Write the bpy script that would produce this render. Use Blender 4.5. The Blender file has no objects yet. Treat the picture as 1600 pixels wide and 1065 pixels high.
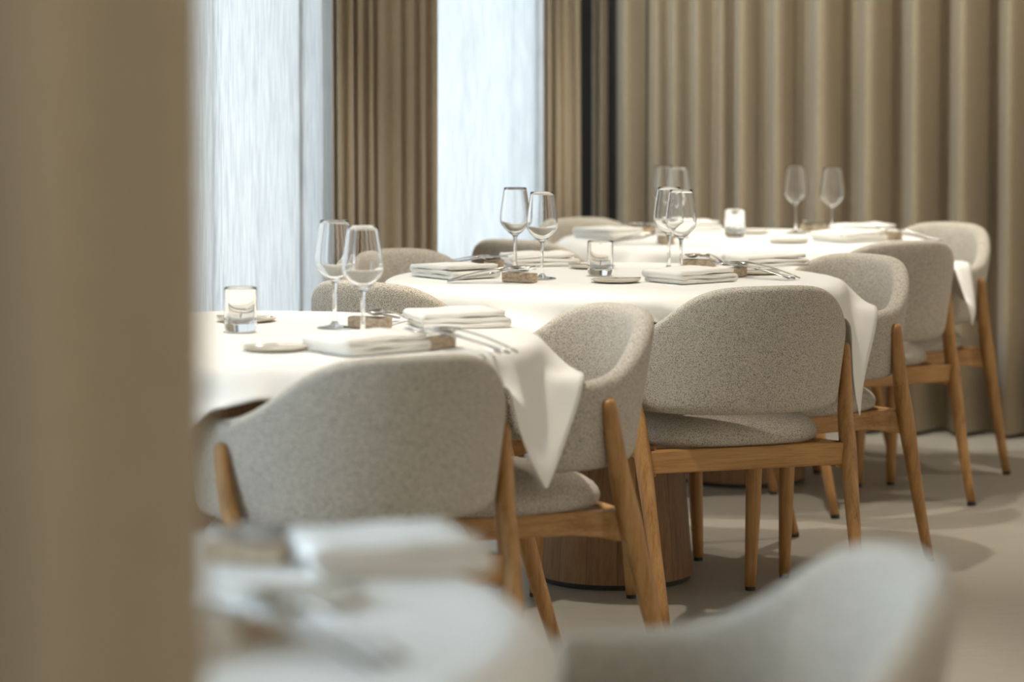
import bpy, math, random
import numpy as np
from mathutils import Vector, Matrix
random.seed(4)
rng = np.random.default_rng(7)
SC = bpy.context.scene
COL = SC.collection
PI = math.pi

# ------------------------------------------------------------------ camera
FPX, H0 = 4100.0, 1.25
PITCH = math.radians(2.7)
HOR = 120.0                                  # image row of the horizon
SHIFT_PX = 532.5 - HOR - FPX * math.tan(PITCH)
cam_d = bpy.data.cameras.new('camera')
cam = bpy.data.objects.new('camera', cam_d)
COL.objects.link(cam)
cam.location = (0, 0, H0)
cam.rotation_euler = (PI / 2 - PITCH, 0, 0)
cam_d.sensor_width = 36
cam_d.sensor_fit = 'HORIZONTAL'
cam_d.lens = FPX * 36 / 1600
cam_d.shift_y = -SHIFT_PX / 1600
cam_d.clip_start = 0.05
cam_d.dof.use_dof = True
cam_d.dof.focus_distance = 6.0
cam_d.dof.aperture_fstop = 2.5
cam_d.dof.aperture_blades = 9
SC.camera = cam


def at(px, py, z=None, y=None):
    """world point on the viewing ray of a pixel, at height z or at depth y"""
    u = (px - 800) / FPX
    v = -(py - (532.5 - SHIFT_PX)) / FPX
    c, s = math.cos(PITCH), math.sin(PITCH)
    d = Vector((u, c + v * s, -s + v * c))
    k = (z - H0) / d.z if z is not None else y / d.y
    return Vector((0, 0, H0)) + d * k


# ------------------------------------------------------------------ helpers
def tag(o, label=None, cat=None, group=None, kind=None):
    if label: o['label'] = label
    if cat: o['category'] = cat
    if group: o['group'] = group
    if kind: o['kind'] = kind
    return o


def obj(name, verts, faces, m=None, parent=None, smooth=True, sub=0, solid=0, bevel=0):
    me = bpy.data.meshes.new(name)
    me.from_pydata([tuple(v) for v in verts], [], faces)
    me.update()
    if smooth:
        for p in me.polygons: p.use_smooth = True
    if m: me.materials.append(m)
    o = bpy.data.objects.new(name, me)
    COL.objects.link(o)
    if parent: o.parent = parent
    if solid:
        md = o.modifiers.new('solid', 'SOLIDIFY'); md.thickness = solid; md.offset = -1
    if bevel:
        md = o.modifiers.new('bevel', 'BEVEL'); md.width = bevel; md.segments = 2; md.limit_method = 'ANGLE'
    if sub:
        md = o.modifiers.new('sub', 'SUBSURF'); md.levels = sub; md.render_levels = sub
    return o


def empty(name, loc=(0, 0, 0), rz=0):
    o = bpy.data.objects.new(name, None)
    COL.objects.link(o)
    o.location = loc
    o.rotation_euler = (0, 0, rz)
    o.empty_display_size = 0.1
    return o


def copy_tree(o, parent=None):
    c = o.copy()
    COL.objects.link(c)
    if parent: c.parent = parent
    for ch in list(o.children):
        copy_tree(ch, c)
    return c


class MB:
    def __init__(s): s.v, s.f = [], []
    def add(s, vs, fs):
        b = len(s.v)
        s.v += [tuple(v) for v in vs]
        s.f += [tuple(b + i for i in f) for f in fs]
    def box(s, lo, hi):
        x0, y0, z0 = lo; x1, y1, z1 = hi
        s.add([(x0,y0,z0),(x1,y0,z0),(x1,y1,z0),(x0,y1,z0),(x0,y0,z1),(x1,y0,z1),(x1,y1,z1),(x0,y1,z1)],
              [(0,3,2,1),(4,5,6,7),(0,1,5,4),(1,2,6,5),(2,3,7,6),(3,0,4,7)])
    def loops(s, rings, cap0=True, cap1=True, closed=True):
        b = len(s.v); n = len(rings[0])
        for r in rings: s.v += [tuple(p) for p in r]
        for i in range(len(rings) - 1):
            for j in range(n if closed else n - 1):
                a, c = b + i * n + j, b + i * n + (j + 1) % n
                s.f.append((a, c, c + n, a + n))
        if cap0: s.f.append(tuple(b + j for j in reversed(range(n))))
        if cap1: s.f.append(tuple(b + (len(rings) - 1) * n + j for j in range(n)))
    def tube(s, pts, rad, n=12, flat=1.0, up=None):
        """swept round tube; rad a list; flat squeezes it along the second axis"""
        pts = [Vector(p) for p in pts]
        rings = []
        ref = Vector(up) if up else None
        for i, p in enumerate(pts):
            t = (pts[min(i + 1, len(pts) - 1)] - pts[max(i - 1, 0)]).normalized()
            r0 = ref if ref else (Vector((1, 0, 0)) if abs(t.x) < .9 else Vector((0, 1, 0)))
            a = (r0 - t * r0.dot(t)).normalized()
            c = t.cross(a)
            r = rad[i]
            rings.append([p + a * (math.cos(2*PI*k/n) * r) + c * (math.sin(2*PI*k/n) * r * flat) for k in range(n)])
        s.loops(rings)
    def lathe(s, prof, n=48, closed_ends=False):
        rings = [[(r * math.cos(2*PI*k/n), r * math.sin(2*PI*k/n), z) for k in range(n)] for r, z in prof]
        s.loops(rings, closed_ends, closed_ends)
    def build(s, name, m, parent=None, **k):
        return obj(name, s.v, s.f, m, parent, **k)


# ------------------------------------------------------------------ materials
def mat(name):
    m = bpy.data.materials.new(name)
    m.use_nodes = True
    nt = m.node_tree
    return m, nt, nt.nodes['Principled BSDF'], nt.nodes['Material Output']


def nd(nt, t, **k):
    n = nt.nodes.new(t)
    for a, b in k.items():
        if a.startswith('in_'):
            n.inputs[a[3:].replace('_', ' ')].default_value = b
        else:
            setattr(n, a, b)
    return n


def ramp(nt, fac, stops):
    r = nt.nodes.new('ShaderNodeValToRGB')
    el = r.color_ramp.elements
    while len(el) > 1: el.remove(el[-1])
    el[0].position, el[0].color = stops[0][0], (*stops[0][1], 1)
    for p, c in stops[1:]:
        e = el.new(p); e.color = (*c, 1)
    nt.links.new(fac, r.inputs['Fac'])
    return r.outputs['Color']


def coords(nt, scale=(1, 1, 1), which='Object'):
    tc = nt.nodes.new('ShaderNodeTexCoord')
    mp = nt.nodes.new('ShaderNodeMapping')
    mp.inputs['Scale'].default_value = scale
    nt.links.new(tc.outputs[which], mp.inputs['Vector'])
    return mp.outputs['Vector']


def bump(nt, b, height, strength, dist):
    n = nt.nodes.new('ShaderNodeBump')
    n.inputs['Strength'].default_value = strength
    n.inputs['Distance'].default_value = dist
    nt.links.new(height, n.inputs['Height'])
    nt.links.new(n.outputs['Normal'], b.inputs['Normal'])


def noise(nt, vec, scale, detail=3, rough=.55):
    n = nt.nodes.new('ShaderNodeTexNoise')
    n.inputs['Scale'].default_value = scale
    n.inputs['Detail'].default_value = detail
    n.inputs['Roughness'].default_value = rough
    nt.links.new(vec, n.inputs['Vector'])
    return n.outputs['Fac']


def simple(name, col, rough=.5, metal=0, **k):
    m, nt, b, o = mat(name)
    b.inputs['Base Color'].default_value = (*col, 1)
    b.inputs['Roughness'].default_value = rough
    b.inputs['Metallic'].default_value = metal
    for a, v in k.items(): b.inputs[a.replace('_', ' ')].default_value = v
    return m


def make_upholstery():
    m, nt, b, o = mat('tweed upholstery')
    v = coords(nt)
    n1 = noise(nt, v, 430, 2, .7)
    # woven threads: two stretched noises, one per thread direction
    n2 = noise(nt, coords(nt, (1, 1, 4)), 230, 2, .6)
    n3 = noise(nt, coords(nt, (4, 4, 1)), 230, 2, .6)
    a = nd(nt, 'ShaderNodeMath', operation='ADD'); nt.links.new(n2, a.inputs[0]); nt.links.new(n3, a.inputs[1])
    c = nd(nt, 'ShaderNodeMath', operation='MULTIPLY_ADD'); c.inputs[1].default_value = .3
    nt.links.new(a.outputs[0], c.inputs[0])
    h = nd(nt, 'ShaderNodeMath', operation='MULTIPLY'); h.inputs[1].default_value = .62
    nt.links.new(n1, h.inputs[0]); nt.links.new(h.outputs[0], c.inputs[2])
    colr = ramp(nt, c.outputs[0], [(.44, (.120, .098, .071)), (.535, (.275, .238, .188)), (.65, (.60, .55, .465))])
    nt.links.new(colr, b.inputs['Base Color'])
    b.inputs['Roughness'].default_value = .95
    b.inputs['Specular IOR Level'].default_value = .15
    b.inputs['Sheen Weight'].default_value = .15
    bump(nt, b, c.outputs[0], .6, .002)
    return m


def make_oak(name, axis, tone=1.0):
    m, nt, b, o = mat(name)
    sc = [9, 9, 9]; sc['xyz'.index(axis)] = .55
    v = coords(nt, sc)
    n1 = noise(nt, v, 6, 5, .6)
    sc2 = [60, 60, 60]; sc2['xyz'.index(axis)] = 2.2
    n2 = noise(nt, coords(nt, sc2), 6, 2, .6)
    a = nd(nt, 'ShaderNodeMath', operation='MULTIPLY_ADD'); a.inputs[1].default_value = .35
    nt.links.new(n2, a.inputs[0])
    h = nd(nt, 'ShaderNodeMath', operation='MULTIPLY'); h.inputs[1].default_value = .65
    nt.links.new(n1, h.inputs[0]); nt.links.new(h.outputs[0], a.inputs[2])
    t = tone
    colr = ramp(nt, a.outputs[0], [(.30, (.20*t, .090*t, .022*t)), (.47, (.385*t, .195*t, .058*t)), (.66, (.50*t, .285*t, .105*t))])
    nt.links.new(colr, b.inputs['Base Color'])
    b.inputs['Roughness'].default_value = .45
    bump(nt, b, a.outputs[0], .15, .001)
    return m


def make_pedestal_wood():
    """upright oak staves round a drum: colour steps from stave to stave"""
    m, nt, b, o = mat('oak staves')
    tc = nt.nodes.new('ShaderNodeTexCoord')
    sx = nt.nodes.new('ShaderNodeSeparateXYZ'); nt.links.new(tc.outputs['Object'], sx.inputs[0])
    at2 = nd(nt, 'ShaderNodeMath', operation='ARCTAN2'); nt.links.new(sx.outputs['Y'], at2.inputs[0]); nt.links.new(sx.outputs['X'], at2.inputs[1])
    mul = nd(nt, 'ShaderNodeMath', operation='MULTIPLY'); mul.inputs[1].default_value = 16 / (2 * PI); nt.links.new(at2.outputs[0], mul.inputs[0])
    fl = nd(nt, 'ShaderNodeMath', operation='FLOOR'); nt.links.new(mul.outputs[0], fl.inputs[0])
    fr = nd(nt, 'ShaderNodeMath', operation='FRACT'); nt.links.new(mul.outputs[0], fr.inputs[0])
    wn = nd(nt, 'ShaderNodeTexWhiteNoise', noise_dimensions='1D'); nt.links.new(fl.outputs[0], wn.inputs['W'])
    n1 = noise(nt, coords(nt, (26, 26, 1.4)), 4, 5, .65)
    n2 = noise(nt, coords(nt, (90, 90, 3)), 4, 2, .6)
    a = nd(nt, 'ShaderNodeMath', operation='MULTIPLY_ADD'); a.inputs[1].default_value = .45
    h = nd(nt, 'ShaderNodeMath', operation='MULTIPLY_ADD'); h.inputs[1].default_value = .22; h.inputs[2].default_value = .0
    nt.links.new(wn.outputs['Value'], h.inputs[0])
    g = nd(nt, 'ShaderNodeMath', operation='MULTIPLY_ADD'); g.inputs[1].default_value = .33
    nt.links.new(n2, g.inputs[0]); nt.links.new(h.outputs[0], g.inputs[2])
    nt.links.new(n1, a.inputs[0]); nt.links.new(g.outputs[0], a.inputs[2])
    colr = ramp(nt, a.outputs[0], [(.30, (.10, .045, .014)), (.5, (.215, .108, .038)), (.72, (.31, .170, .070))])
    ge = nd(nt, 'ShaderNodeMath', operation='GREATER_THAN'); ge.inputs[1].default_value = .985; nt.links.new(fr.outputs[0], ge.inputs[0])
    mx = nd(nt, 'ShaderNodeMix', data_type='RGBA'); nt.links.new(ge.outputs[0], mx.inputs['Factor'])
    nt.links.new(colr, mx.inputs['A']); mx.inputs['B'].default_value = (.05, .028, .012, 1)
    nt.links.new(mx.outputs['Result'], b.inputs['Base Color'])
    b.inputs['Roughness'].default_value = .5
    return m


def make_linen(name, col, bs=.12):
    m, nt, b, o = mat(name)
    n1 = noise(nt, coords(nt), 700, 2, .5)
    k = .94
    colr = ramp(nt, n1, [(.3, tuple(c * k for c in col)), (.7, col)])
    nt.links.new(colr, b.inputs['Base Color'])
    b.inputs['Roughness'].default_value = .85
    b.inputs['Specular IOR Level'].default_value = .2
    bump(nt, b, noise(nt, coords(nt), 9, 3, .5), .15, .01)
    return m


def make_drape(name, dark, light):
    m, nt, b, o = mat(name)
    v = coords(nt, (1, 1, .15))
    n1 = noise(nt, v, 260, 2, .6)
    colr = ramp(nt, n1, [(.3, dark), (.7, light)])
    nt.links.new(colr, b.inputs['Base Color'])
    b.inputs['Roughness'].default_value = .8
    b.inputs['Specular IOR Level'].default_value = .25
    b.inputs['Sheen Weight'].default_value = .2
    return m


def make_sheer():
    """thin woven voile: lets daylight through, with upright slubs"""
    m, nt, b, o = mat('voile')
    slub = noise(nt, coords(nt, (1, 1, .06)), 130, 3, .6)
    colr = ramp(nt, slub, [(.36, (.56, .535, .50)), (.52, (.68, .645, .595)), (.66, (.76, .715, .66))])
    nt.nodes.remove(b)
    tr = nt.nodes.new('ShaderNodeBsdfTranslucent'); nt.links.new(colr, tr.inputs['Color'])
    df = nt.nodes.new('ShaderNodeBsdfDiffuse'); nt.links.new(colr, df.inputs['Color'])
    m1 = nd(nt, 'ShaderNodeMixShader', in_Fac=.30); nt.links.new(tr.outputs[0], m1.inputs[1]); nt.links.new(df.outputs[0], m1.inputs[2])
    nt.links.new(m1.outputs[0], o.inputs['Surface'])
    return m


def make_floor():
    m, nt, b, o = mat('poured floor')
    v = coords(nt)
    n1 = noise(nt, v, 1.6, 6, .6)
    n2 = noise(nt, coords(nt, (1, 3, 1)), 12, 4, .6)
    a = nd(nt, 'ShaderNodeMath', operation='MULTIPLY_ADD'); a.inputs[1].default_value = .4
    h = nd(nt, 'ShaderNodeMath', operation='MULTIPLY'); h.inputs[1].default_value = .6
    nt.links.new(n1, h.inputs[0]); nt.links.new(n2, a.inputs[0]); nt.links.new(h.outputs[0], a.inputs[2])
    colr = ramp(nt, a.outputs[0], [(.35, (.345, .315, .262)), (.65, (.405, .375, .315))])
    nt.links.new(colr, b.inputs['Base Color'])
    b.inputs['Roughness'].default_value = .38
    b.inputs['Specular IOR Level'].default_value = .4
    return m


def make_stone():
    m, nt, b, o = mat('travertine')
    v = coords(nt)
    n1 = noise(nt, coords(nt, (1, 1, 2.5)), 60, 5, .6)
    pit = nd(nt, 'ShaderNodeTexVoronoi'); pit.inputs['Scale'].default_value = 170; nt.links.new(v, pit.inputs['Vector'])
    colr = ramp(nt, n1, [(.35, (.34, .24, .15)), (.55, (.55, .44, .31)), (.7, (.68, .58, .45))])
    lt = nd(nt, 'ShaderNodeMath', operation='LESS_THAN'); lt.inputs[1].default_value = .17; nt.links.new(pit.outputs['Distance'], lt.inputs[0])
    mx = nd(nt, 'ShaderNodeMix', data_type='RGBA'); nt.links.new(lt.outputs[0], mx.inputs['Factor'])
    nt.links.new(colr, mx.inputs['A']); mx.inputs['B'].default_value = (.20, .13, .08, 1)
    nt.links.new(mx.outputs['Result'], b.inputs['Base Color'])
    b.inputs['Roughness'].default_value = .62
    return m


def make_glass(name, ior=1.45, col=(1, 1, 1)):
    m, nt, b, o = mat(name)
    nt.nodes.remove(b)
    g = nt.nodes.new('ShaderNodeBsdfGlass')
    g.inputs['IOR'].default_value = ior
    g.inputs['Roughness'].default_value = 0
    g.inputs['Color'].default_value = (*col, 1)
    nt.links.new(g.outputs[0], o.inputs['Surface'])
    return m


M = dict(
    fabric=make_upholstery(),
    oak_z=make_oak('oak upright', 'z'), oak_x=make_oak('oak crosswise', 'x'), oak_y=make_oak('oak lengthwise', 'y'),
    staves=make_pedestal_wood(),
    black=simple('black rubber', (.012, .011, .010), .6),
    cloth=make_linen('table linen', (.86, .845, .80)),
    napkin=make_linen('napkin linen', (.87, .845, .79)),
    drape=make_drape('sand curtain cloth', (.33, .268, .182), (.38, .315, .222)),
    sheer=make_sheer(), floor=make_floor(), stone=make_stone(),
    glass=make_glass('clear glass'), 
    steel=simple('brushed steel', (.62, .60, .56), .22, 1),
    steel_dark=simple('satin steel', (.42, .41, .40), .28, 1),
    plate=simple('cream stoneware', (.66, .60, .49), .45),
    wax=simple('white wax', (.60, .60, .58), .5, Subsurface_Weight=.2, Subsurface_Radius=(.01, .008, .006)),
    wall=simple('painted plaster', (.52, .47, .39), .85),
    ceiling=simple('ceiling paint', (.62, .58, .52), .9),
    dark=simple('curtain gap shade', (.018, .016, .013), .7),  # shade colour for the slab behind the curtain gaps
    frame=simple('dark window metal', (.06, .06, .06), .4),
    pane=make_glass('window pane', 1.0),
)

# ------------------------------------------------------------------ layout
ZT = .75                                   # top of the laid cloth
TR = .572                                  # radius of the tables
T = [Vector((-.55, 2.37, 0)), Vector((-.515, 5.06, 0)), Vector((.254, 6.53, 0)), Vector((.715, 8.12, 0))]
TN = ['blurred front table', 'left-hand table', 'middle table', 'farthest table']


def chair_at(x, y, fx, fy):
    return (x, y, math.atan2(-fx, fy))     # rotation that turns +Y to (fx, fy)


CH = {
    'A': chair_at(-.230, 4.515, -.47, .883),
    'B': chair_at(.538, 5.985, -.315, .949),
    'C': chair_at(.112, 5.310, -.891, -.454),
    'D': chair_at(.836, 6.834, -.77, -.638),
    'E': chair_at(1.076, 7.60, -.47, .883),
    'F': chair_at(1.318, 8.335, -.77, -.638),
    'G': chair_at(-.268, 6.10, .60, .80),       # left of the middle table
    'K': chair_at(-.255, 7.02, .60, -.80),      # window side of the middle table
    'L': chair_at(.085, 7.64, .60, .80),        # left of the far table
    'N': chair_at(.29, 8.60, .60, -.80),       # window side of the far table
    'O': chair_at(.268, 2.525, -.993, -.12),     # foreground
}
TABLE_CHAIRS = {0: ['O'], 1: ['A', 'C'], 2: ['B', 'D', 'G', 'K'], 3: ['E', 'F', 'L', 'N']}

# ------------------------------------------------------------------ chair
SA, SB, SYC = .256, .255, .147              # shell centreline half width, back reach, centre
SH_T = .046                                 # shell thickness
SZ0 = .487


def top_z(a):
    """height of the shell's rim at |angle| a (degrees from the back)"""
    xs = [0, 18, 31, 40, 49, 58, 70, 90, 180]
    zs = [.785, .784, .772, .748, .712, .686, .668, .662, .655]
    return float(np.interp(a, xs, zs))


def top_z_s(a):
    return sum(top_z(abs(a + d)) for d in (-9, -5, 0, 5, 9)) / 5


def shell_point(q):
    """q in -1..1 along the horseshoe: returns centre x,y, outward normal, angle"""
    arm = .05
    total = 90 + 30
    d = abs(q) * total
    s = 1 if q >= 0 else -1
    if d <= 90:
        a = math.radians(d)
        # a slightly squared oval
        E = .92
        sx, cx = math.sin(a) ** E if a > 0 else 0.0, max(math.cos(a), 0.0) ** E
        x, y = SA * sx, SYC - SB * cx
        P_ = 2 / E - 1
        n = Vector((max(sx, 1e-6) ** P_ / SA, -max(cx, 1e-6) ** P_ / SB, 0)).normalized()
    else:
        k = (d - 90) / 30
        x, y = SA - .008 * k * k, SYC + arm * k
        n = Vector((1, .016 * k / arm, 0)).normalized()
    return Vector((s * x, y, 0)), Vector((s * n.x, n.y, 0)), min(d, 90 + (d - 90) * .6)


def make_shell(parent):
    mb = MB()
    NQ, rings = 56, []
    for i in range(NQ + 1):
        q = -1 + 2 * i / NQ
        c, n, a = shell_point(q)
        zt = top_z_s(a)
        z0 = SZ0
        end = max(0, (abs(q) - .90) / .10)            # round the arm's front end
        if end > 0:
            e = 1 - math.sqrt(max(0, 1 - end * end))
            zm = (zt + z0) / 2
            zt = zt + (zm + .03 - zt) * e * .75
            z0 = z0 + (zm - .03 - z0) * e * .55
        t = SH_T / 2 * (1 - .45 * end ** 2)
        lean = .20 - .11 * min(1, a / 90)
        sec = []
        K = 5
        # outer side upwards, over the rim, inner side downwards, under the bottom
        prof = []
        zlo, zhi = z0 + t, zt - t
        for k in range(K + 1): prof.append((t, zlo + (zhi - zlo) * k / K))
        for k in range(1, 6): prof.append((t * math.cos(PI * k / 6), zhi + t * math.sin(PI * k / 6)))
        for k in range(K + 1): prof.append((-t, zhi + (zlo - zhi) * k / K))
        for k in range(1, 6): prof.append((-t * math.cos(PI * k / 6), zlo - t * math.sin(PI * k / 6)))
        for o_, z in prof:
            p = c + n * (o_ + lean * (z - .62))
            sec.append((p.x, p.y, z))
        rings.append(sec)
    mb.loops(rings)
    return mb.build('backrest', M['fabric'], parent, sub=1)


def make_seat(parent):
    mb = MB()
    n = 40
    def outline(k, inset):
        a = 2 * PI * k / n
        e = .62
        c, s = math.cos(a), math.sin(a)
        x = (.228 - inset) * math.copysign(abs(c) ** e, c)
        y = .195 + (.212 - inset) * math.copysign(abs(s) ** e, s)
        x *= 1 - .10 * max(0, (y - .2) / .2)
        return x, y
    z0, z1 = .398, .474
    levels = [(.030, z0 + .000), (.008, z0 + .008), (0, z0 + .028), (.010, z0 + .049), (.045, z1 - .007), (.10, z1), (.16, z1 + .003), (.2, z1 + .004)]
    rings = []
    for ins, z in levels:
        rings.append([(*outline(k, ins), z) for k in range(n)])
    mb.loops(rings)
    return mb.build('seat', M['fabric'], parent, sub=1)


def make_chair():
    root = empty('dining_armchair')
    make_seat(root)
    make_shell(root)
    for s in (-1, 1):
        # rear leg: bent, flat oval, rounded top that clasps the shell from outside
        pts = [(s*.2725, .0560, .629), (s*.2723, .0555, .6265), (s*.272, .054, .620), (s*.2713, .051, .605), (s*.2690, .043, .56), (s*.2645, .033, .515), (s*.2575, .020, .47), (s*.256, .004, .41),
               (s*.254, -.010, .36), (s*.251, -.031, .28), (s*.247, -.059, .18), (s*.243, -.090, .08), (s*.241, -.112, .010)]
        rad = [.004, .0105, .0145, .0158, .018, .0200, .022, .0245, .0245, .0215, .0185, .0160, .0140]
        mb = MB(); mb.tube(pts, rad, 14, .78, up=(0, 1, 0))
        l = mb.build('leg', M['oak_z'], root)
        g = MB(); g.tube([(s*.241, -.112, .0095), (s*.241, -.114, .0005)], [.0125, .0125], 12)
        g.build('foot_glide', M['black'], l, smooth=False)
    for s in (-1, 1):
        pts = [(s*.168, .335, .405), (s*.167, .335, .36), (s*.163, .334, .2), (s*.157, .332, .06), (s*.155, .331, .010)]
        mb = MB(); mb.tube(pts, [.0205, .0205, .0185, .0150, .0135], 14)
        l = mb.build('leg', M['oak_z'], root)
        g = MB(); g.tube([(s*.155, .331, .0095), (s*.155, .331, .0005)], [.0122, .0122], 12)
        g.build('foot_glide', M['black'], l, smooth=False)
    mb = MB(); mb.box((-.242, -.012, .352), (.242, .018, .404))
    mb.build('rear_rail', M['oak_x'], root, bevel=.004, smooth=False)
    for s in (-1, 1):
        mb = MB()
        rings = []
        for x, y, h, w in ((.238, -.004, .060, .030), (.232, .022, .058, .028), (.217, .045, .052, .026), (.203, .10, .046, .024), (.178, .30, .044, .024), (.172, .335, .044, .024)):
            z1 = .404
            rings.append([(s*(x - w/2), y, z1 - h), (s*(x + w/2), y, z1 - h), (s*(x + w/2), y, z1), (s*(x - w/2), y, z1)])
        mb.loops(rings)
        if s < 0: mb.f = [tuple(reversed(f)) for f in mb.f]
        mb.build('side_rail', M['oak_y'], root, bevel=.003, smooth=False)
    mb = MB(); mb.box((-.165, .322, .360), (.165, .346, .404))
    mb.build('front_rail', M['oak_x'], root, bevel=.003, smooth=False)
    return root


CHL = {
    'A': 'beige armchair with its back to us, between the blurred front cloth and the left-hand table',
    'B': 'beige tweed armchair in sharp focus, its broad back to us at the middle table',
    'C': 'beige tweed armchair seen side-on between the left-hand table and the sharp chair',
    'D': 'beige tweed armchair seen side-on at the right of the middle table',
    'E': 'beige tweed oak armchair with its back to us at the farthest table',
    'F': 'beige tweed oak armchair nearest the far curtain, side-on right of the farthest table',
    'G': 'dark shaded armchair back behind the two wine glasses of the left-hand table',
    'K': 'greyish armchair back rising behind the middle table, under the pleated sand panel',
    'L': 'dark brown shaded armchair back below the white sheer, behind the paired wine glasses',
    'N': 'pale armchair back at the corner end of the farthest table, before the dark curtain gap',
    'O': 'blurred pale armchair at the very front, curved rim lowest in the picture',
}
chair0 = make_chair()
for i, (k, (x, y, rz)) in enumerate(CH.items()):
    c = chair0 if i == 0 else copy_tree(chair0)
    c.location = (x, y, 0)
    c.rotation_euler = (0, 0, rz)
    tag(c, CHL[k], 'chair', 'upholstered oak armchairs round the tables')


# ------------------------------------------------------------------ draped cloth
def sim_cloth(ti, S, rot, shift=(0, 0), long_corner=None, steps=168, iters=14):
    N = 53
    g = np.linspace(-S / 2, S / 2, N)
    X, Y = np.meshgrid(g, g, indexing='ij')
    if long_corner:                       # one corner was cut or pulled longer
        X0, Y0 = X, Y
        for sx, sy, ext in long_corner:
            w = np.clip(sx * X0 / (S/2), 0, 1) ** 2 * np.clip(sy * Y0 / (S/2), 0, 1) ** 2
            X = X + sx * ext * w; Y = Y + sy * ext * w
    c, s = math.cos(rot), math.sin(rot)
    P = np.stack([c * X - s * Y + shift[0], s * X + c * Y + shift[1], np.full_like(X, ZT + .002)], -1)
    rest = P.copy()
    ids = np.arange(N * N).reshape(N, N)
    P = P.reshape(-1, 3); rest = rest.reshape(-1, 3)
    r0 = np.hypot(P[:, 0], P[:, 1])
    pin = r0 < TR - .018
    P[:, 2] += np.where(pin, 0, rng.normal(0, .002, len(P)))
    P[pin, 2] = ZT
    w = np.where(pin, 0.0, 1.0)
    batches = []
    def add(a, b, k, par):
        a = a.reshape(-1); b = b.reshape(-1)
        par = par.reshape(-1)
        for q in (0, 1):
            m = (par == q) & ((w[a] + w[b]) > 0)
            A, B = a[m], b[m]
            L = np.linalg.norm(rest[A] - rest[B], axis=1)
            ws = w[A] + w[B]
            batches.append((A, B, L, (w[A] / ws * k)[:, None], (w[B] / ws * k)[:, None]))
    I, J = np.meshgrid(np.arange(N), np.arange(N), indexing='ij')
    add(ids[:-1, :], ids[1:, :], 1.0, I[:-1, :] % 2)
    add(ids[:, :-1], ids[:, 1:], 1.0, J[:, :-1] % 2)
    add(ids[:-1, :-1], ids[1:, 1:], .45, I[:-1, :-1] % 2)
    add(ids[1:, :-1], ids[:-1, 1:], .45, I[1:, :-1] % 2)
    add(ids[:-2, :], ids[2:, :], .16, (I[:-2, :] // 2) % 2)
    add(ids[:, :-2], ids[:, 2:], .16, (J[:, :-2] // 2) % 2)
    add(ids[:-4, :], ids[4:, :], .06, (I[:-4, :] // 4) % 2)
    add(ids[:, :-4], ids[:, 4:], .06, (J[:, :-4] // 4) % 2)
    chairs = []
    for k in TABLE_CHAIRS[ti]:
        x, y, rz = CH[k]
        chairs.append((x - T[ti].x, y - T[ti].y, math.cos(rz), math.sin(rz)))
    zt_tab = np.array([top_z_s(a) for a in range(0, 181)])
    RE, RR = TR + .006, .016

    def collide(P, out, grow=0.0):
        # rounded rim of the table top
        r = np.hypot(P[:, 0], P[:, 1]) + 1e-9
        ri, zi = RE - RR, ZT - RR
        dr, dz = r - ri, P[:, 2] - zi
        corner = (dr > 0) & (dz > 0)
        dd = np.hypot(dr, dz) + 1e-9
        m = corner & (dd < RR)
        sc = np.where(m, RR / dd, 1)
        nr = np.where(m, ri + dr * sc, r)
        nz = np.where(m, zi + dz * sc, P[:, 2])
        m2 = (dr <= 0) & (P[:, 2] < ZT) & (P[:, 2] > ZT - .06)
        nz = np.where(m2, ZT, nz)
        m3 = (dz <= 0) & (r < RE) & (P[:, 2] > ZT - .16)
        nr = np.where(m3, RE, nr)
        f = (nr / r)
        P[:, 0] *= f; P[:, 1] *= f; P[:, 2] = nz
        # the chairs pushed in below it
        for cx, cy, cc, ss in chairs:
            cx, cy = cx + ss * out, cy - cc * out
            dx, dy = P[:, 0] - cx, P[:, 1] - cy
            lx, ly = cc * dx + ss * dy, -ss * dx + cc * dy
            yy = np.minimum(ly - SYC, 0)
            ang = np.degrees(np.arctan2(np.abs(lx) / SA, np.maximum(-(ly - SYC) / SB, 0) + 1e-9))
            ang = np.where(ly > SYC, 90 + (ly - SYC) * 200, ang)
            zt = zt_tab[np.clip(ang, 0, 180).astype(int)] + .012 + .006 * grow
            rho = np.sqrt((lx / SA) ** 2 + (yy / SB) ** 2) + 1e-9
            lean = (.20 - .11 * np.minimum(1, ang / 90)) * (P[:, 2] - .62) / .26
            hw = (np.where(ly > .02, .034, .034) + grow * np.where(ly > .02, .010, .002)) / .26
            e = rho - 1 - lean
            ins = (np.abs(e) < hw) & (P[:, 2] < zt) & (P[:, 2] > .45) & (ly < SYC + .055)
            up = ins & (ang > 60) & ((zt - P[:, 2]) < .030)
            # behind the seat the cloth stays on the table's side of the back
            back = (ang <= 60) & (e > -hw) & (rho < 2.2) & (P[:, 2] > .40) & (P[:, 2] < .80)
            ins = ins | back
            P[:, 2] = np.where(up, zt, P[:, 2])
            sd = ins & ~up
            tr = np.where((e < 0) | (ang <= 60), 1 + lean - hw, 1 + lean + hw) / rho
            nlx = np.where(sd, lx * tr, lx)
            nly = np.where(sd, SYC + np.where(ly < SYC, yy * tr, ly - SYC), ly)
            # seat and rails
            st = (np.abs(nlx) < .25) & (nly > -.03) & (nly < .435) & (P[:, 2] < .492) & (P[:, 2] > .33)
            upz = st & (P[:, 2] > .455)
            P[:, 2] = np.where(upz, .492, P[:, 2])
            fr = st & ~upz
            px = .25 - np.abs(nlx); py = .435 - nly
            nly = np.where(fr & (py <= px), .435, nly)
            nlx = np.where(fr & (py > px), np.sign(nlx) * .25, nlx)
            ch = ins | st
            P[:, 0] = np.where(ch, cx + cc * nlx - ss * nly, P[:, 0])
            P[:, 1] = np.where(ch, cy + ss * nlx + cc * nly, P[:, 1])
        return P

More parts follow.
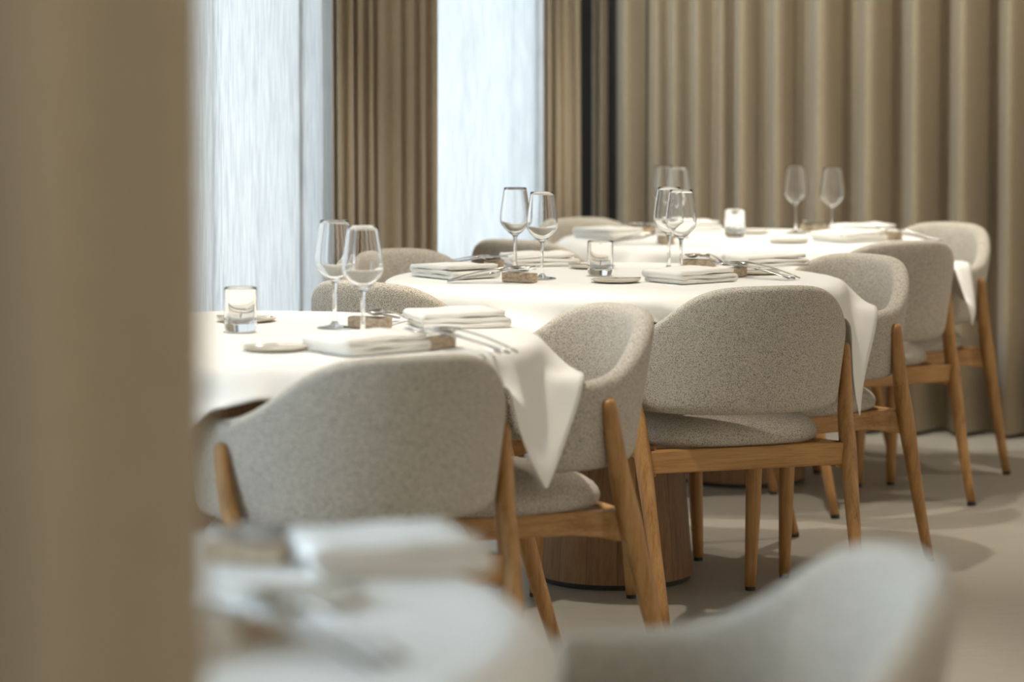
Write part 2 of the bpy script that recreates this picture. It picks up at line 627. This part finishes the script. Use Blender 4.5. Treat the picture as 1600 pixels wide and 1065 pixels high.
    V = np.zeros_like(P)
    dt = 1 / 60
    home = P[pin].copy()
    for st in range(steps):
        V[:, 2] -= 9.8 * dt
        grow = min(1.0, max(0.0, (st - 132) / 25))
        V *= .95
        out = 0.0
        old = P.copy()
        P = P + V * dt * w[:, None]
        for it in range(iters):
            for A, B, L, wa, wb in batches:
                D = P[B] - P[A]
                ln = np.sqrt((D * D).sum(1)) + 1e-9
                C = D * ((ln - L) / ln)[:, None]
                P[A] += C * wa
                P[B] -= C * wb
            if it % 4 == 3: P = collide(P, out, grow)
        P = collide(P, out, grow)
        P[pin] = home
        V = (P - old) / dt
    faces = []
    for i in range(N - 1):
        for j in range(N - 1):
            faces.append((ids[i, j], ids[i+1, j], ids[i+1, j+1], ids[i, j+1]))
    faces = [tuple(int(q) for q in f) for f in faces]
    return P, faces


def add_cloth(ti, label, **k):
    P, F = sim_cloth(ti, **k)
    o = obj('tablecloth', P, F, M['cloth'], sub=1, solid=.0016)
    o.modifiers.move(0, 1)
    o.location = T[ti]
    tag(o, label, 'tablecloth', 'white tablecloths')
    return o


R0 = math.radians(25)
SHORT = (-1, -1, -.055)
add_cloth(0, 'blurred white tablecloth at the very front beside the sand drape', S=1.24, rot=R0, long_corner=[SHORT])
add_cloth(1, 'white tablecloth on the left-hand table by the ribbed sheer', S=1.24, rot=math.radians(23), long_corner=[SHORT, (1, -1, -.035)])
add_cloth(2, 'white tablecloth on the middle table, around the sharp chair', S=1.24, rot=R0, long_corner=[SHORT])
add_cloth(3, 'white tablecloth on the farthest table before the pleated curtain', S=1.24, rot=R0, long_corner=[SHORT])


# ------------------------------------------------------------------ tables
def make_table():
    root = empty('pedestal_table')
    mb = MB(); mb.lathe([(.0, .712), (TR - .03, .712), (TR - .018, .718), (TR - .016, .730), (TR - .026, .7395), (0, .7395)], 64)
    mb.build('tabletop', M['oak_x'], root)
    mb = MB(); mb.lathe([(.0, .014), (.199, .014), (.199, .018), (.168, .40), (.158, .70), (.158, .711), (0, .711)], 64)
    p = mb.build('pedestal', M['staves'], root, smooth=True)
    md = p.modifiers.new('split', 'EDGE_SPLIT'); md.split_angle = math.radians(50)
    mb = MB(); mb.lathe([(0, .0005), (.192, .0005), (.192, .0135), (0, .0135)], 48)
    mb.build('plinth', M['black'], p, smooth=False)
    return root


tab0 = make_table()
TLAB = ['oak pedestal table hidden under the blurred front tablecloth',
        'oak pedestal table under the cloth of the left-hand table',
        'oak pedestal table with its staved drum showing between the side-on and sharp chairs',
        'farthest oak pedestal table, its drum just below the sharp chair\'s rail']
for i in range(4):
    t = tab0 if i == 0 else copy_tree(tab0)
    t.location = T[i]
    t.rotation_euler = (0, 0, .35 * i + .1)
    tag(t, TLAB[i], 'table', 'round oak pedestal tables')


# ------------------------------------------------------------------ tableware prototypes
Z0 = ZT + .0012


def make_wine_glass():
    root = empty('wine_glass')
    n = 56
    # outer outline from foot to rim, then inner back down
    foot = [(0, .0006), (.030, .0004), (.0345, .0006), (.0350, .0012), (.0345, .0020), (.030, .0028), (.020, .0042), (.010, .0070), (.0058, .012)]
    stem = [(.0058, .012), (.0046, .018), (.0040, .030), (.0038, .055), (.0040, .075), (.0048, .085), (.0065, .0905)]
    bowl_o = [(.0065, .0905), (.0110, .0945), (.0185, .1010), (.0270, .1095), (.0345, .1185), (.0383, .1260), (.0392, .1340), (.0382, .1480), (.0358, .1680), (.0325, .1900), (.0297, .2080), (.0287, .2142)]
    t = .0011
    bowl_i = [(.0283, .2147), (.0278, .2142), (.0297 - t, .2075), (.0325 - t, .1895), (.0358 - t, .1680), (.0382 - t, .1480), (.0392 - t, .1342), (.0383 - t, .1268), (.0345 - t, .1198), (.0270 - t, .1110), (.0185 - t, .1030), (.0105, .0980), (.004, .0962), (0, .0958)]
    for nm, prof in (('foot', foot), ('stem', stem), ('bowl', bowl_o + bowl_i)):
        mb = MB(); mb.lathe(prof, n)
        o = mb.build(nm, M['glass'], root)
    return root


def make_candle():
    root = empty('votive_candle')
    o_ = [(0, .0006), (.024, .0006), (.0285, .0026), (.0315, .0075), (.0325, .016), (.0325, .084), (.0322, .0864), (.0312, .0874), (.0303, .0866),
          (.0300, .084), (.0300, .030), (.0285, .021), (.022, .0165), (0, .0160)]
    mb = MB(); mb.lathe(o_, 48); mb.build('glass_cup', M['glass'], root)
    # poured wax with a melted, uneven top that climbs the wall
    rings = []
    n = 32
    prof = [(0, .0168), (.0215, .0172), (.0265, .0218), (.0280, .0270)]
    for r, z in prof: rings.append([(r*math.cos(2*PI*k/n), r*math.sin(2*PI*k/n), z) for k in range(n)])
    for r, z, amp in ((.0276, .0325, .004), (.0240, .0290, .003), (.012, .0262, .001), (0.0005, .0260, 0)):
        rings.append([(r*math.cos(2*PI*k/n), r*math.sin(2*PI*k/n), z + amp*math.sin(2*PI*k/n*2 + .6) + amp*.4*math.sin(2*PI*k/n*5)) for k in range(n)])
    mb = MB(); mb.loops(rings); mb.build('candle_wax', M['wax'], root)
    mb = MB(); mb.tube([(0, 0, .0255), (.0005, 0, .032), (.002, .001, .037)], [.0011, .0010, .0007], 8)
    mb.build('wick', M['black'], root)
    return root


def make_plate():
    root = empty('bread_plate')
    mb = MB()
    mb.lathe([(0, .0008), (.045, .0008), (.056, .0030), (.0605, .0058), (.0612, .0070), (.0600, .0076), (.0555, .0062), (.046, .0044), (0, .0042)], 56)
    mb.build('plate_dish', M['plate'], root)
    return root


def handle_rings(x0, x1, w0, w1, h0, h1, z0, z1, n=9, bow=.0):
    rings = []
    for i in range(n):
        k = i / (n - 1)
        x = x0 + (x1 - x0) * k
        w = (w0 + (w1 - w0) * k) / 2; h = (h0 + (h1 - h0) * k) / 2
        if k > .93: w *= .8
        z = z0 + (z1 - z0) * k + bow * math.sin(PI * k)
        rings.append([(x, w*math.cos(2*PI*j/10), z + h*math.sin(2*PI*j/10)) for j in range(10)])
    return rings


# cutlery lies along +X: head at the origin, handle running out to +X and down to the cloth
HB = .0345                                   # height of a head over the cloth (on a stone block)


def make_spoon():
    root = empty('spoon')
    mb = MB(); rings = []
    n, mrad = 20, 6
    # dished bowl: outer then inner
    L, W, D = .031, .0205, .0085
    for lay in (0, 1):
        for i in range(1, mrad + 1):
            r = i / mrad if lay == 0 else (mrad + 1 - i) / mrad
            ring = []
            for k in range(n):
                a = 2 * PI * k / n
                x = -L * math.cos(a) * r; y = W * math.sin(a) * r * (1 + .12 * math.cos(a))
                z = -D * (1 - r * r) + (.0012 if lay else 0)
                ring.append((x - .010, y, HB + z))
            rings.append(ring)
    mb.loops(rings)
    mb.build('bowl', M['steel'], root)
    mb = MB(); mb.loops(handle_rings(.0195, .168, .0055, .0105, .0035, .0030, HB + .0003, .0040, bow=.004))
    mb.build('handle', M['steel'], root)
    return root


def make_fork():
    root = empty('fork')
    mb = MB()
    rings = []
    for x, w, z in ((-.008, .0235, -.0035), (.002, .0238, -.0045), (.012, .020, -.004), (.021, .0105, -.0015), (.028, .006, .0)):
        h = .0011
        rings.append([(x, w/2, HB + z - h), (x, w/2, HB + z + h), (x, -w/2, HB + z + h), (x, -w/2, HB + z - h)])
    mb.loops(rings)
    for j in range(4):
        y = (j - 1.5) * .0064
        mb.tube([(-.007, y, HB - .0035), (-.024, y, HB - .0008), (-.046, y * .95, HB + .004)], [.0019, .0017, .0009], 8)
    mb.build('tines', M['steel'], root)
    mb = MB(); mb.loops(handle_rings(.027, .168, .0055, .0105, .0035, .0030, HB + .0003, .0040, bow=.004))
    mb.build('handle', M['steel'], root)
    return root


def make_knife(L=.20, HBk=HB, name='table_knife'):
    root = empty(name)
    mb = MB(); rings = []
    zt = HBk - .001
    sl = (zt - .0045) / .165
    for x, w, off in ((-.048, .004, .004), (-.040, .011, .0015), (-.015, .0165, 0), (.020, .0175, 0), (.045, .0155, 0), (.056, .010, 0)):
        h = .0008 + .0006 * (x > .04)
        z = zt - sl * max(0, x) * .95
        rings.append([(x, off + w/2, z - h), (x, off + w/2, z + h), (x, off - w/2, z + h), (x, off - w/2, z - h)])
    mb.loops(rings)
    mb.build('blade', M['steel'], root)
    mb = MB(); mb.loops(handle_rings(.054, .168, .0085, .0115, .0055, .0050, zt - sl * .054 * .95, .0045))
    mb.build('handle', M['steel_dark'], root)
    return root


def make_block():
    mb = MB(); mb.box((-.016, -.042, 0), (.016, .042, .0225))
    return mb.build('cutlery_rest', M['stone'], None, bevel=.0015, smooth=False)


def make_butter_knife():
    root = empty('butter_knife')
    mb = MB(); rings = []
    z = .0092
    for x, w, off in ((-.060, .004, .003), (-.054, .012, .001), (-.038, .0165, 0), (-.018, .0155, 0), (-.004, .009, 0)):
        rings.append([(x, off + w/2, z - .0007), (x, off + w/2, z + .0007), (x, off - w/2, z + .0007), (x, off - w/2, z - .0007)])
    mb.loops(rings); mb.build('blade', M['steel'], root)
    mb = MB(); mb.loops(handle_rings(-.006, .058, .0065, .009, .0028, .0028, z + .0006, z + .0006))
    mb.build('handle', M['steel_dark'], root)
    return root


def make_napkin(seed, layers=3):
    """a linen napkin folded on itself; the fold rolls lie at the two ends"""
    r = random.Random(seed)
    L, Wd, lt = .168, .140, .0100
    path = []
    z = lt / 2
    x0, x1 = -L / 2, L / 2
    for l in range(layers):
        a, b = (x0, x1) if l % 2 == 0 else (x1, x0)
        sgn = 1 if b > a else -1
        for k in range(9):
            t = k / 8
            x = a + (b - a) * t - (sgn * .008 * l if False else 0)
            puff = .0035 * math.sin(PI * t) * l / layers + .0012 * math.sin(9 * t + seed + l)
            path.append((x * (1 - .02 * l), z + puff + (.003 if (l == layers - 1 and k > 6) else 0)))
        if l < layers - 1:
            for k in range(1, 6):
                a_ = -PI / 2 + PI * k / 6
                path.append((b * (1 - .02 * l) + sgn * math.cos(a_) * lt * .62, z + lt * .55 + math.sin(a_) * lt * .55))
        z += lt * 1.02
    mb = MB()
    pts = [Vector((p[0], 0, p[1])) for p in path]
    half = lt * .46
    outl, inl = [], []
    for i, p in enumerate(pts):
        t = (pts[min(i+1, len(pts)-1)] - pts[max(i-1, 0)]).normalized()
        nrm = Vector((-t.z, 0, t.x))
        outl.append(p + nrm * half); inl.append(p - nrm * half)
    sec = outl + inl[::-1]
    rings = []
    ny = 7
    for j in range(ny):
        y = -Wd/2 + Wd * j / (ny - 1)
        wob = .0015 * math.sin(j * 1.7 + seed)
        rings.append([(p.x + wob * (1 + p.z * 40) + .004 * math.sin(j + seed * 2) * p.z / .03, y + .02 * (p.z) * math.sin(seed), max(.0008, p.z)) for p in sec])
    mb.loops(rings)
    return mb.build('napkin', M['napkin'], None)


PROTO = {}


def proto(kind):
    if kind not in PROTO:
        PROTO[kind] = {'wine_glass': make_wine_glass, 'candle': make_candle, 'plate': make_plate, 'spoon': make_spoon,
                       'fork': make_fork, 'knife': make_knife, 'rest': make_block, 'butter_knife': make_butter_knife,
                       'napkin0': lambda: make_napkin(0), 'napkin1': lambda: make_napkin(1.3), 'napkin2': lambda: make_napkin(2.1),
                       'napkin3': lambda: make_napkin(4.2)}[kind]()
        return PROTO[kind]
    return copy_tree(PROTO[kind])


CAT = {'wine_glass': ('wine glass', 'wine glasses on the tables'), 'candle': ('candle', 'votive candles on the tables'),
       'plate': ('plate', 'bread plates on the tables'), 'spoon': ('spoon', 'spoons on the stone rests'),
       'fork': ('fork', 'forks on the stone rests'), 'knife': ('knife', 'table knives on the stone rests'),
       'rest': ('cutlery rest', 'stone cutlery rests'), 'butter_knife': ('butter knife', 'butter knives on the bread plates'),
       'napkin': ('napkin', 'folded napkins')}


def put(kind, p, label, rz=0, z=None):
    o = proto(kind)
    o.location = (p[0], p[1], Z0 if z is None else z)
    o.rotation_euler = (0, 0, rz)
    k = 'napkin' if kind.startswith('napkin') else kind
    tag(o, label, *CAT[k])
    return o


SN = {'n': 'near', 'r': 'right-hand', 'f': 'window-side', 'l': 'left-hand'}


def cutlery(ti, st, p, ang, order='fks', turn=0):
    """a stone rest at p with the heads laid on it and handles running out along ang"""
    q = Vector((math.cos(ang), math.sin(ang), 0)); n = Vector((-q.y, q.x, 0))
    where = f'at the {SN[st]} setting of the {TN[ti]}'
    put('rest', p, f'small travertine cutlery rest {where}', ang + turn)
    names = {'f': ('fork', 'steel fork propped on the rest'), 'k': ('knife', 'steel knife propped on the rest'), 's': ('spoon', 'steel spoon propped on the rest')}
    for i, c in enumerate(order):
        off = (i - (len(order) - 1) / 2) * .032
        kd, lb = names[c]
        b = p + n * off + q * (.004 + .004 * ((i * 7) % 3))
        put(kd, b, f'{lb} {where}', ang + (.05, -.03, -.10)[i % 3])


def plate(ti, st, p, ang):
    where = f'{SN[st]} setting of the {TN[ti]}'
    put('plate', p, f'small cream bread plate at the {where}', ang)
    put('butter_knife', Vector((p.x, p.y, 0)) + Vector((math.cos(ang), math.sin(ang), 0)) * .004, f'butter knife lying across the bread plate, {where}', ang)


def napkin(ti, st, p, ang, k=0):
    put(f'napkin{k}', p, f'folded white linen napkin at the {SN[st]} setting of the {TN[ti]}', ang)


def wine(ti, p, which):
    put('wine_glass', p, f'empty stemmed wine glass, {which} on the {TN[ti]}')


D2R = math.radians
g = lambda x, y: at(x, y, z=ZT)
# ---- middle table
wine(2, g(805, 424), 'rear one of the left pair'); wine(2, g(847, 436), 'front one of the left pair')
wine(2, g(1045, 423), 'rear one of the right pair'); wine(2, g(1064, 430), 'front one of the right pair')
put('candle', g(938, 431), 'votive candle in clear glass at the centre of the middle table')
plate(2, 'n', g(962, 441), D2R(8)); napkin(2, 'n', g(1078, 440), D2R(38), 0); cutlery(2, 'n', g(1146, 433), D2R(-35))
plate(2, 'r', g(1182, 428), D2R(25)); napkin(2, 'r', g(1195, 415), D2R(20), 1); cutlery(2, 'r', g(1092, 419), D2R(68), 'fs')
plate(2, 'f', g(925, 419), D2R(170)); napkin(2, 'f', g(843, 414), D2R(12), 2); cutlery(2, 'f', g(772, 421), D2R(165), 'fks')
napkin(2, 'l', g(710, 433), D2R(-52), 3); cutlery(2, 'l', g(812, 441), D2R(187), 'sfk', .9)
# ---- left-hand table
wine(1, g(523, 513), 'rear one of the pair'); wine(1, g(567, 529), 'front one of the pair')
put('candle', g(376, 519), 'votive candle in clear glass on the left-hand table, beside the sand drape')
plate(1, 'n', g(430, 547), D2R(8)); napkin(1, 'n', g(572, 549), D2R(38), 1); cutlery(1, 'n', g(680, 545), D2R(-38))
napkin(1, 'r', g(714, 509), D2R(16), 0); cutlery(1, 'r', g(578, 513), D2R(70), 'sk')
plate(1, 'f', g(385, 502), D2R(170))
# ---- farthest table
wine(3, g(1037, 364), 'rear one of the left pair'); wine(3, g(1060, 371), 'front one of the left pair')
wine(3, g(1243, 365), 'rear one of the right pair'); wine(3, g(1300, 370), 'front one of the right pair')
put('candle', g(1148, 371), 'votive candle in clear glass at the centre of the farthest table')
plate(3, 'n', g(1232, 379), D2R(8)); napkin(3, 'n', g(1326, 377), D2R(35), 2); cutlery(3, 'n', g(1392, 375), D2R(-40), 'fk')
napkin(3, 'r', g(1348, 366), D2R(16), 3); cutlery(3, 'r', g(1272, 362), D2R(68), 'fs')
plate(3, 'f', g(1172, 365), D2R(170)); napkin(3, 'f', g(1074, 360), D2R(12), 1); cutlery(3, 'f', g(1012, 366), D2R(165), 'fs')
napkin(3, 'l', g(952, 372), D2R(-52), 0); cutlery(3, 'l', g(1040, 381), D2R(192), 'sfk')
# ---- blurred front table
napkin(0, 'r', g(608, 884), D2R(14), 0); cutlery(0, 'r', g(392, 880), D2R(70), 'fs')
plate(0, 'r', g(470, 940), D2R(20)); napkin(0, 'n', g(160, 1018), D2R(35), 1); cutlery(0, 'n', g(385, 1000), D2R(-40))

# ------------------------------------------------------------------ room shell
U = Vector((.366, .9306, 0)); NW = Vector((-.9306, .366, 0))      # along and out of the window wall
W0 = T[2] + NW * .95
def wl(t, n, z): return W0 + U * t + NW * (n - .95) + Vector((0, 0, z))

CEIL = 3.0
fl = MB(); fl.box((-5.5, -1.5, -.1), (6, 12, 0))
tag(fl.build('floor', M['floor'], smooth=False), 'pale poured concrete floor', 'floor', kind='structure')
ce = MB(); ce.box((-5.5, -1.2, CEIL), (6, 12, CEIL + .1))
tag(ce.build('ceiling', M['ceiling'], smooth=False), 'plain pale ceiling above the dining room', 'ceiling', kind='structure')

BW0 = Vector((1.19, 9.22, 0)); BWU = Vector((.968, -.25, 0)).normalized(); BWN = Vector((.25, .968, 0)).normalized()
def bw(s, n, z): return BW0 + BWU * s + BWN * n + Vector((0, 0, z))


def slab(name, pts, z0, z1, m, label, cat):
    mb = MB()
    mb.loops([[(p.x, p.y, z0) for p in pts], [(p.x, p.y, z1) for p in pts]])
    return tag(mb.build(name, m, smooth=False), label, cat, kind='structure')


slab('wall_back', [bw(-1.35, .10, 0), bw(3.4, .10, 0), bw(3.4, .25, 0), bw(-1.35, .25, 0)], 0, CEIL, M['wall'], 'back wall behind the pleated sand curtain', 'wall')
slab('wall_front_blocker', [Vector((-5.0, -1.0, 0)), Vector((-.25, -1.0, 0)), Vector((-.25, -1.15, 0)), Vector((-5.0, -1.15, 0))], 0, CEIL, M['wall'], 'added wall behind the viewer blocking ambient light on the window side', 'wall')  # unseen, added to cut ambient light coming from the front left
# window wall: piers, head band, low curb, joined with window openings between
WN0, WN1 = 1.22, 1.42
OPEN = [(-5.6, -3.7), (-3.0, .62), (.92, 2.45)]
wv = MB()
def wbox(t0, t1, z0, z1, n0=WN0, n1=WN1, mb=None):
    q = [wl(t0, n0, 0), wl(t1, n0, 0), wl(t1, n1, 0), wl(t0, n1, 0)]
    (mb or wv).loops([[(p.x, p.y, z0) for p in q], [(p.x, p.y, z1) for p in q]])
ed = -6.0
for a, b in OPEN + [(2.75, 2.75)]:
    wbox(ed, a, 0, CEIL)
    ed = b
for a, b in OPEN:
    wbox(a, b, 2.75, CEIL); wbox(a, b, 0, .06)
tag(wv.build('wall_left', M['wall'], smooth=False), 'window wall behind the sheers and drapes', 'wall', kind='structure')
for i, (a, b) in enumerate(OPEN):
    fm = MB()
    for t in np.linspace(a + .025, b - .025, 3): wbox(t - .022, t + .022, .06, 2.75, 1.29, 1.35, fm)
    wbox(a, b, .06, .11, 1.29, 1.35, fm); wbox(a, b, 2.70, 2.75, 1.29, 1.35, fm)
    w = tag(fm.build(f'window_{i+1}', M['frame'], smooth=False), f'tall dark framed window {("far down the wall beside the camera", "behind the left ribbed sheer", "behind the bright right sheer")[i]}', 'window', kind='structure')
    gm = MB(); wbox(a + .03, b - .03, .10, 2.71, 1.316, 1.322, gm)
    gm.build('glass_pane', M['pane'], w, smooth=False)

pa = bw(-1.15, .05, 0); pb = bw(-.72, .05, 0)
slab('shade_slab_1', [pa, pb, bw(-.72, .095, 0), bw(-1.15, .095, 0)], 0, CEIL, M['dark'], 'added dark slab in the corner standing in for shade in the curtain gaps', 'shade_slab')  # added slab: its near-black colour paints the shade in the curtain gaps
# ------------------------------------------------------------------ curtains
def curtain(name, line, m, label, cat, group=None, z0=.015, z1=CEIL - .005, nz=10, solid=.002, sway=.004):
    """line: list of plan points of the hanging cloth"""
    vs, fs = [], []
    n = len(line)
    for k in range(nz):
        z = z0 + (z1 - z0) * k / (nz - 1)
        for i, p in enumerate(line):
            d = sway * math.sin(z * 1.3 + i * .19) * (1 - z / z1)
            vs.append((p[0] + d, p[1] + d * .5, z))
    for k in range(nz - 1):
        for i in range(n - 1):
            a = k * n + i
            fs.append((a, a + 1, a + 1 + n, a + n))
    o = obj(name, vs, fs, m, None, solid=solid)
    return tag(o, label, cat, group)


def wave(fn, s0, s1, period, amp, phase=0, sharp=.0, per=14, jitter=.0, seed=1):
    r = random.Random(seed)
    pts, s = [], s0
    folds = []
    while s < s1:
        p = period * (1 + jitter * r.uniform(-1, 1)); folds.append((s, min(s + p, s1 + p), amp * (1 + jitter * r.uniform(-1, 1)))); s += p
    for a, b, am in folds:
        for k in range(per):
            t = k / per
            ss = a + (b - a) * (t + sharp * math.sin(2 * PI * t) / (2 * PI))
            pts.append(fn(ss, am * math.sin(2 * PI * t + phase)))
    return pts


def px_on(px, b0, bu):
    """point of a plan line (b0 + bu*s) seen at a pixel column"""
    u = (px - 800) / FPX
    k = (u * b0.y - b0.x) / (bu.x - u * bu.y)
    return b0 + bu * k


def px_wall(px, n): return px_on(px, wl(0, n, 0), U)
def px_back(px, n): return px_on(px, BW0 + BWN * n, BWU)


def deep_folds(fn, edges, k=.00105, front=.27, per=22):
    """heavy cloth: each fold comes forward steeply, then falls back slowly"""
    pts = []
    for a, b in zip(edges[:-1], edges[1:]):
        am = k * (b - a)
        for i in range(per):
            t = i / per
            if t < .4:
                q = t / .4; px = front * q; n = am * math.cos(PI * q)
            else:
                q = (t - .4) / .6; px = front + (1 - front) * q; n = -am * math.cos(PI * q)
            pts.append(fn(a + (b - a) * px, n))
    return pts


def folds(fn, edges, amp, gain=0.0, phase=.9, skew=.10, per=18):
    """cloth line through given fold edges: a narrow flank, then a long one"""
    pts = []
    for a, b in zip(edges[:-1], edges[1:]):
        for k in range(per):
            t = k / per
            tt = t - skew * math.sin(2 * PI * t)
            pts.append(fn(a + (b - a) * tt, (amp + gain * abs(b - a)) * math.cos(2 * PI * t + phase)))
    return pts


GS, GC = 'white sheers at the windows', 'sand curtains'
curtain('sheer_curtain', folds(lambda p, a: px_wall(p, .985 + a), [-1250, -960, -740, -560, -420, -300, -180, -60, 60, 160, 250, 330, 402], .007), M['sheer'],
        'ribbed white sheer curtain just right of the blurred sand drape', 'sheer curtain', GS, solid=0)
curtain('sheer_curtain', folds(lambda p, a: px_wall(p, 1.045 + a), [392, 470, 504], .006), M['sheer'],
        'bright strip of ribbed white sheer left of the narrow pleated sand panel', 'sheer curtain', GS, solid=0)
curtain('sheer_curtain', folds(lambda p, a: px_wall(p, 1.11 + a), [494, 560, 640, 728, 800, 838, 868], .004), M['sheer'],
        'bright white sheer curtain between the two narrow sand panels', 'sheer curtain', GS, solid=0)
curtain('curtain_panel', folds(lambda p, a: px_wall(p, .915 + a), [520, 534, 551, 567, 582, 599, 625, 645, 664, 684], .010, phase=-1.2, skew=.08), M['drape'],
        'sand curtain panel gathered in narrow pleats between the two white sheers', 'curtain', GC)
curtain('curtain_panel', folds(lambda p, a: px_wall(p, .93 + a), [849, 862, 873, 892, 907], .011, phase=-1.2), M['drape'],
        'narrow sand curtain panel right of the bright sheer, beside the dark gap', 'curtain', GC)
curtain('curtain_panel', folds(lambda p, a: px_back(p, a), [924, 936, 948], .02), M['drape'],
        'single thin sand curtain fold standing between two dark gaps', 'curtain', GC)
curtain('pleated_curtain', deep_folds(lambda p, a: px_back(p, a), [960, 1016, 1044, 1076, 1118, 1144, 1195, 1256, 1336, 1408, 1480, 1556, 1628, 1700, 1772, 1845, 1920]), M['drape'],
        'wide sand curtain in deep even folds across the whole back of the room', 'curtain', GC, nz=8)

# the blurred drape at the left edge of the picture
fg = []
yb = 1.70
xe = at(318, 500, y=yb).x
for k in range(90):
    t = k / 89
    x = xe - .50 * t
    fg.append((x, yb - .035 + .035 * math.cos(2 * PI * t * 3.1) - .25 * t * .2, 0))
curtain('drape', fg, M['drape'], 'large out-of-focus sand drape closing off the left edge', 'curtain', group='sand curtains', sway=.001)

# ------------------------------------------------------------------ light
def area(name, loc, target, sx, sy, power, col):
    l = bpy.data.lights.new(name, 'AREA')
    l.shape = 'RECTANGLE'; l.size = sx; l.size_y = sy; l.energy = power; l.color = col
    o = bpy.data.objects.new(name, l); COL.objects.link(o)
    o.location = loc
    o.rotation_euler = (Vector(target) - Vector(loc)).to_track_quat('-Z', 'Y').to_euler()
    return o


DAY = (.60, .80, 1.0)
for i, (a, b) in enumerate(OPEN):
    c = wl((a + b) / 2, 1.75, 1.5); t = wl((a + b) / 2, 0, 1.4)
    area('daylight', c, t, b - a + .3, 2.8, (72, 14, 22)[i] * (b - a), DAY)


def spot(loc, target, power, ang=70, rad=.035, col=(1, .92, .80), blend=.5):
    l = bpy.data.lights.new('ceiling_or_fill_spot', 'SPOT')
    l.energy = power; l.spot_size = math.radians(ang); l.spot_blend = blend; l.shadow_soft_size = rad; l.color = col
    o = bpy.data.objects.new('ceiling_or_fill_spot', l); COL.objects.link(o)
    o.location = loc
    o.rotation_euler = (Vector(target) - Vector(loc)).to_track_quat('-Z', 'Y').to_euler()


for i, t in enumerate(T):
    spot((t.x + .05, t.y - .05, CEIL - .06), (t.x + .05, t.y, 0), (8, 134, 108, 88)[i], 68)
spot((-.75, .55, CEIL - .06), (-.42, 1.72, 1.1), 46, 44)  # added fill spot, brightens the out-of-focus drape at the left
spot((2.1, 7.4, CEIL - .06), (1.9, 8.3, .4), 48, 95)  # added fill spot washing the right-hand floor and back curtain
spot((.02, 7.9, CEIL - .06), (2.1, 9.0, 1.1), 125, 90, col=(.98, 1.0, .93), rad=.10)  # added spot from the left, lights the flanks of the back curtain's folds
spot((1.9, 3.9, CEIL - .06), (1.7, 4.2, 0), 22, 80)  # added fill spot for the open aisle floor

w = bpy.data.worlds.new('world'); SC.world = w
w.use_nodes = True
bg = w.node_tree.nodes['Background']
bg.inputs['Color'].default_value = (1.0, .89, .735, 1)
bg.inputs['Strength'].default_value = .62

# ------------------------------------------------------------------ look
vs = SC.view_settings
vs.view_transform = 'Standard'; vs.look = 'None'; vs.gamma = 1; vs.use_curve_mapping = False
vs.exposure = 0.45
cy = SC.cycles
cy.use_denoising = True
cy.max_bounces = 12; cy.transmission_bounces = 12; cy.transparent_max_bounces = 12; cy.diffuse_bounces = 5; cy.glossy_bounces = 6
cy.caustics_refractive = True; cy.blur_glossy = .4; cy.caustics_reflective = False
cy.sample_clamp_indirect = 6
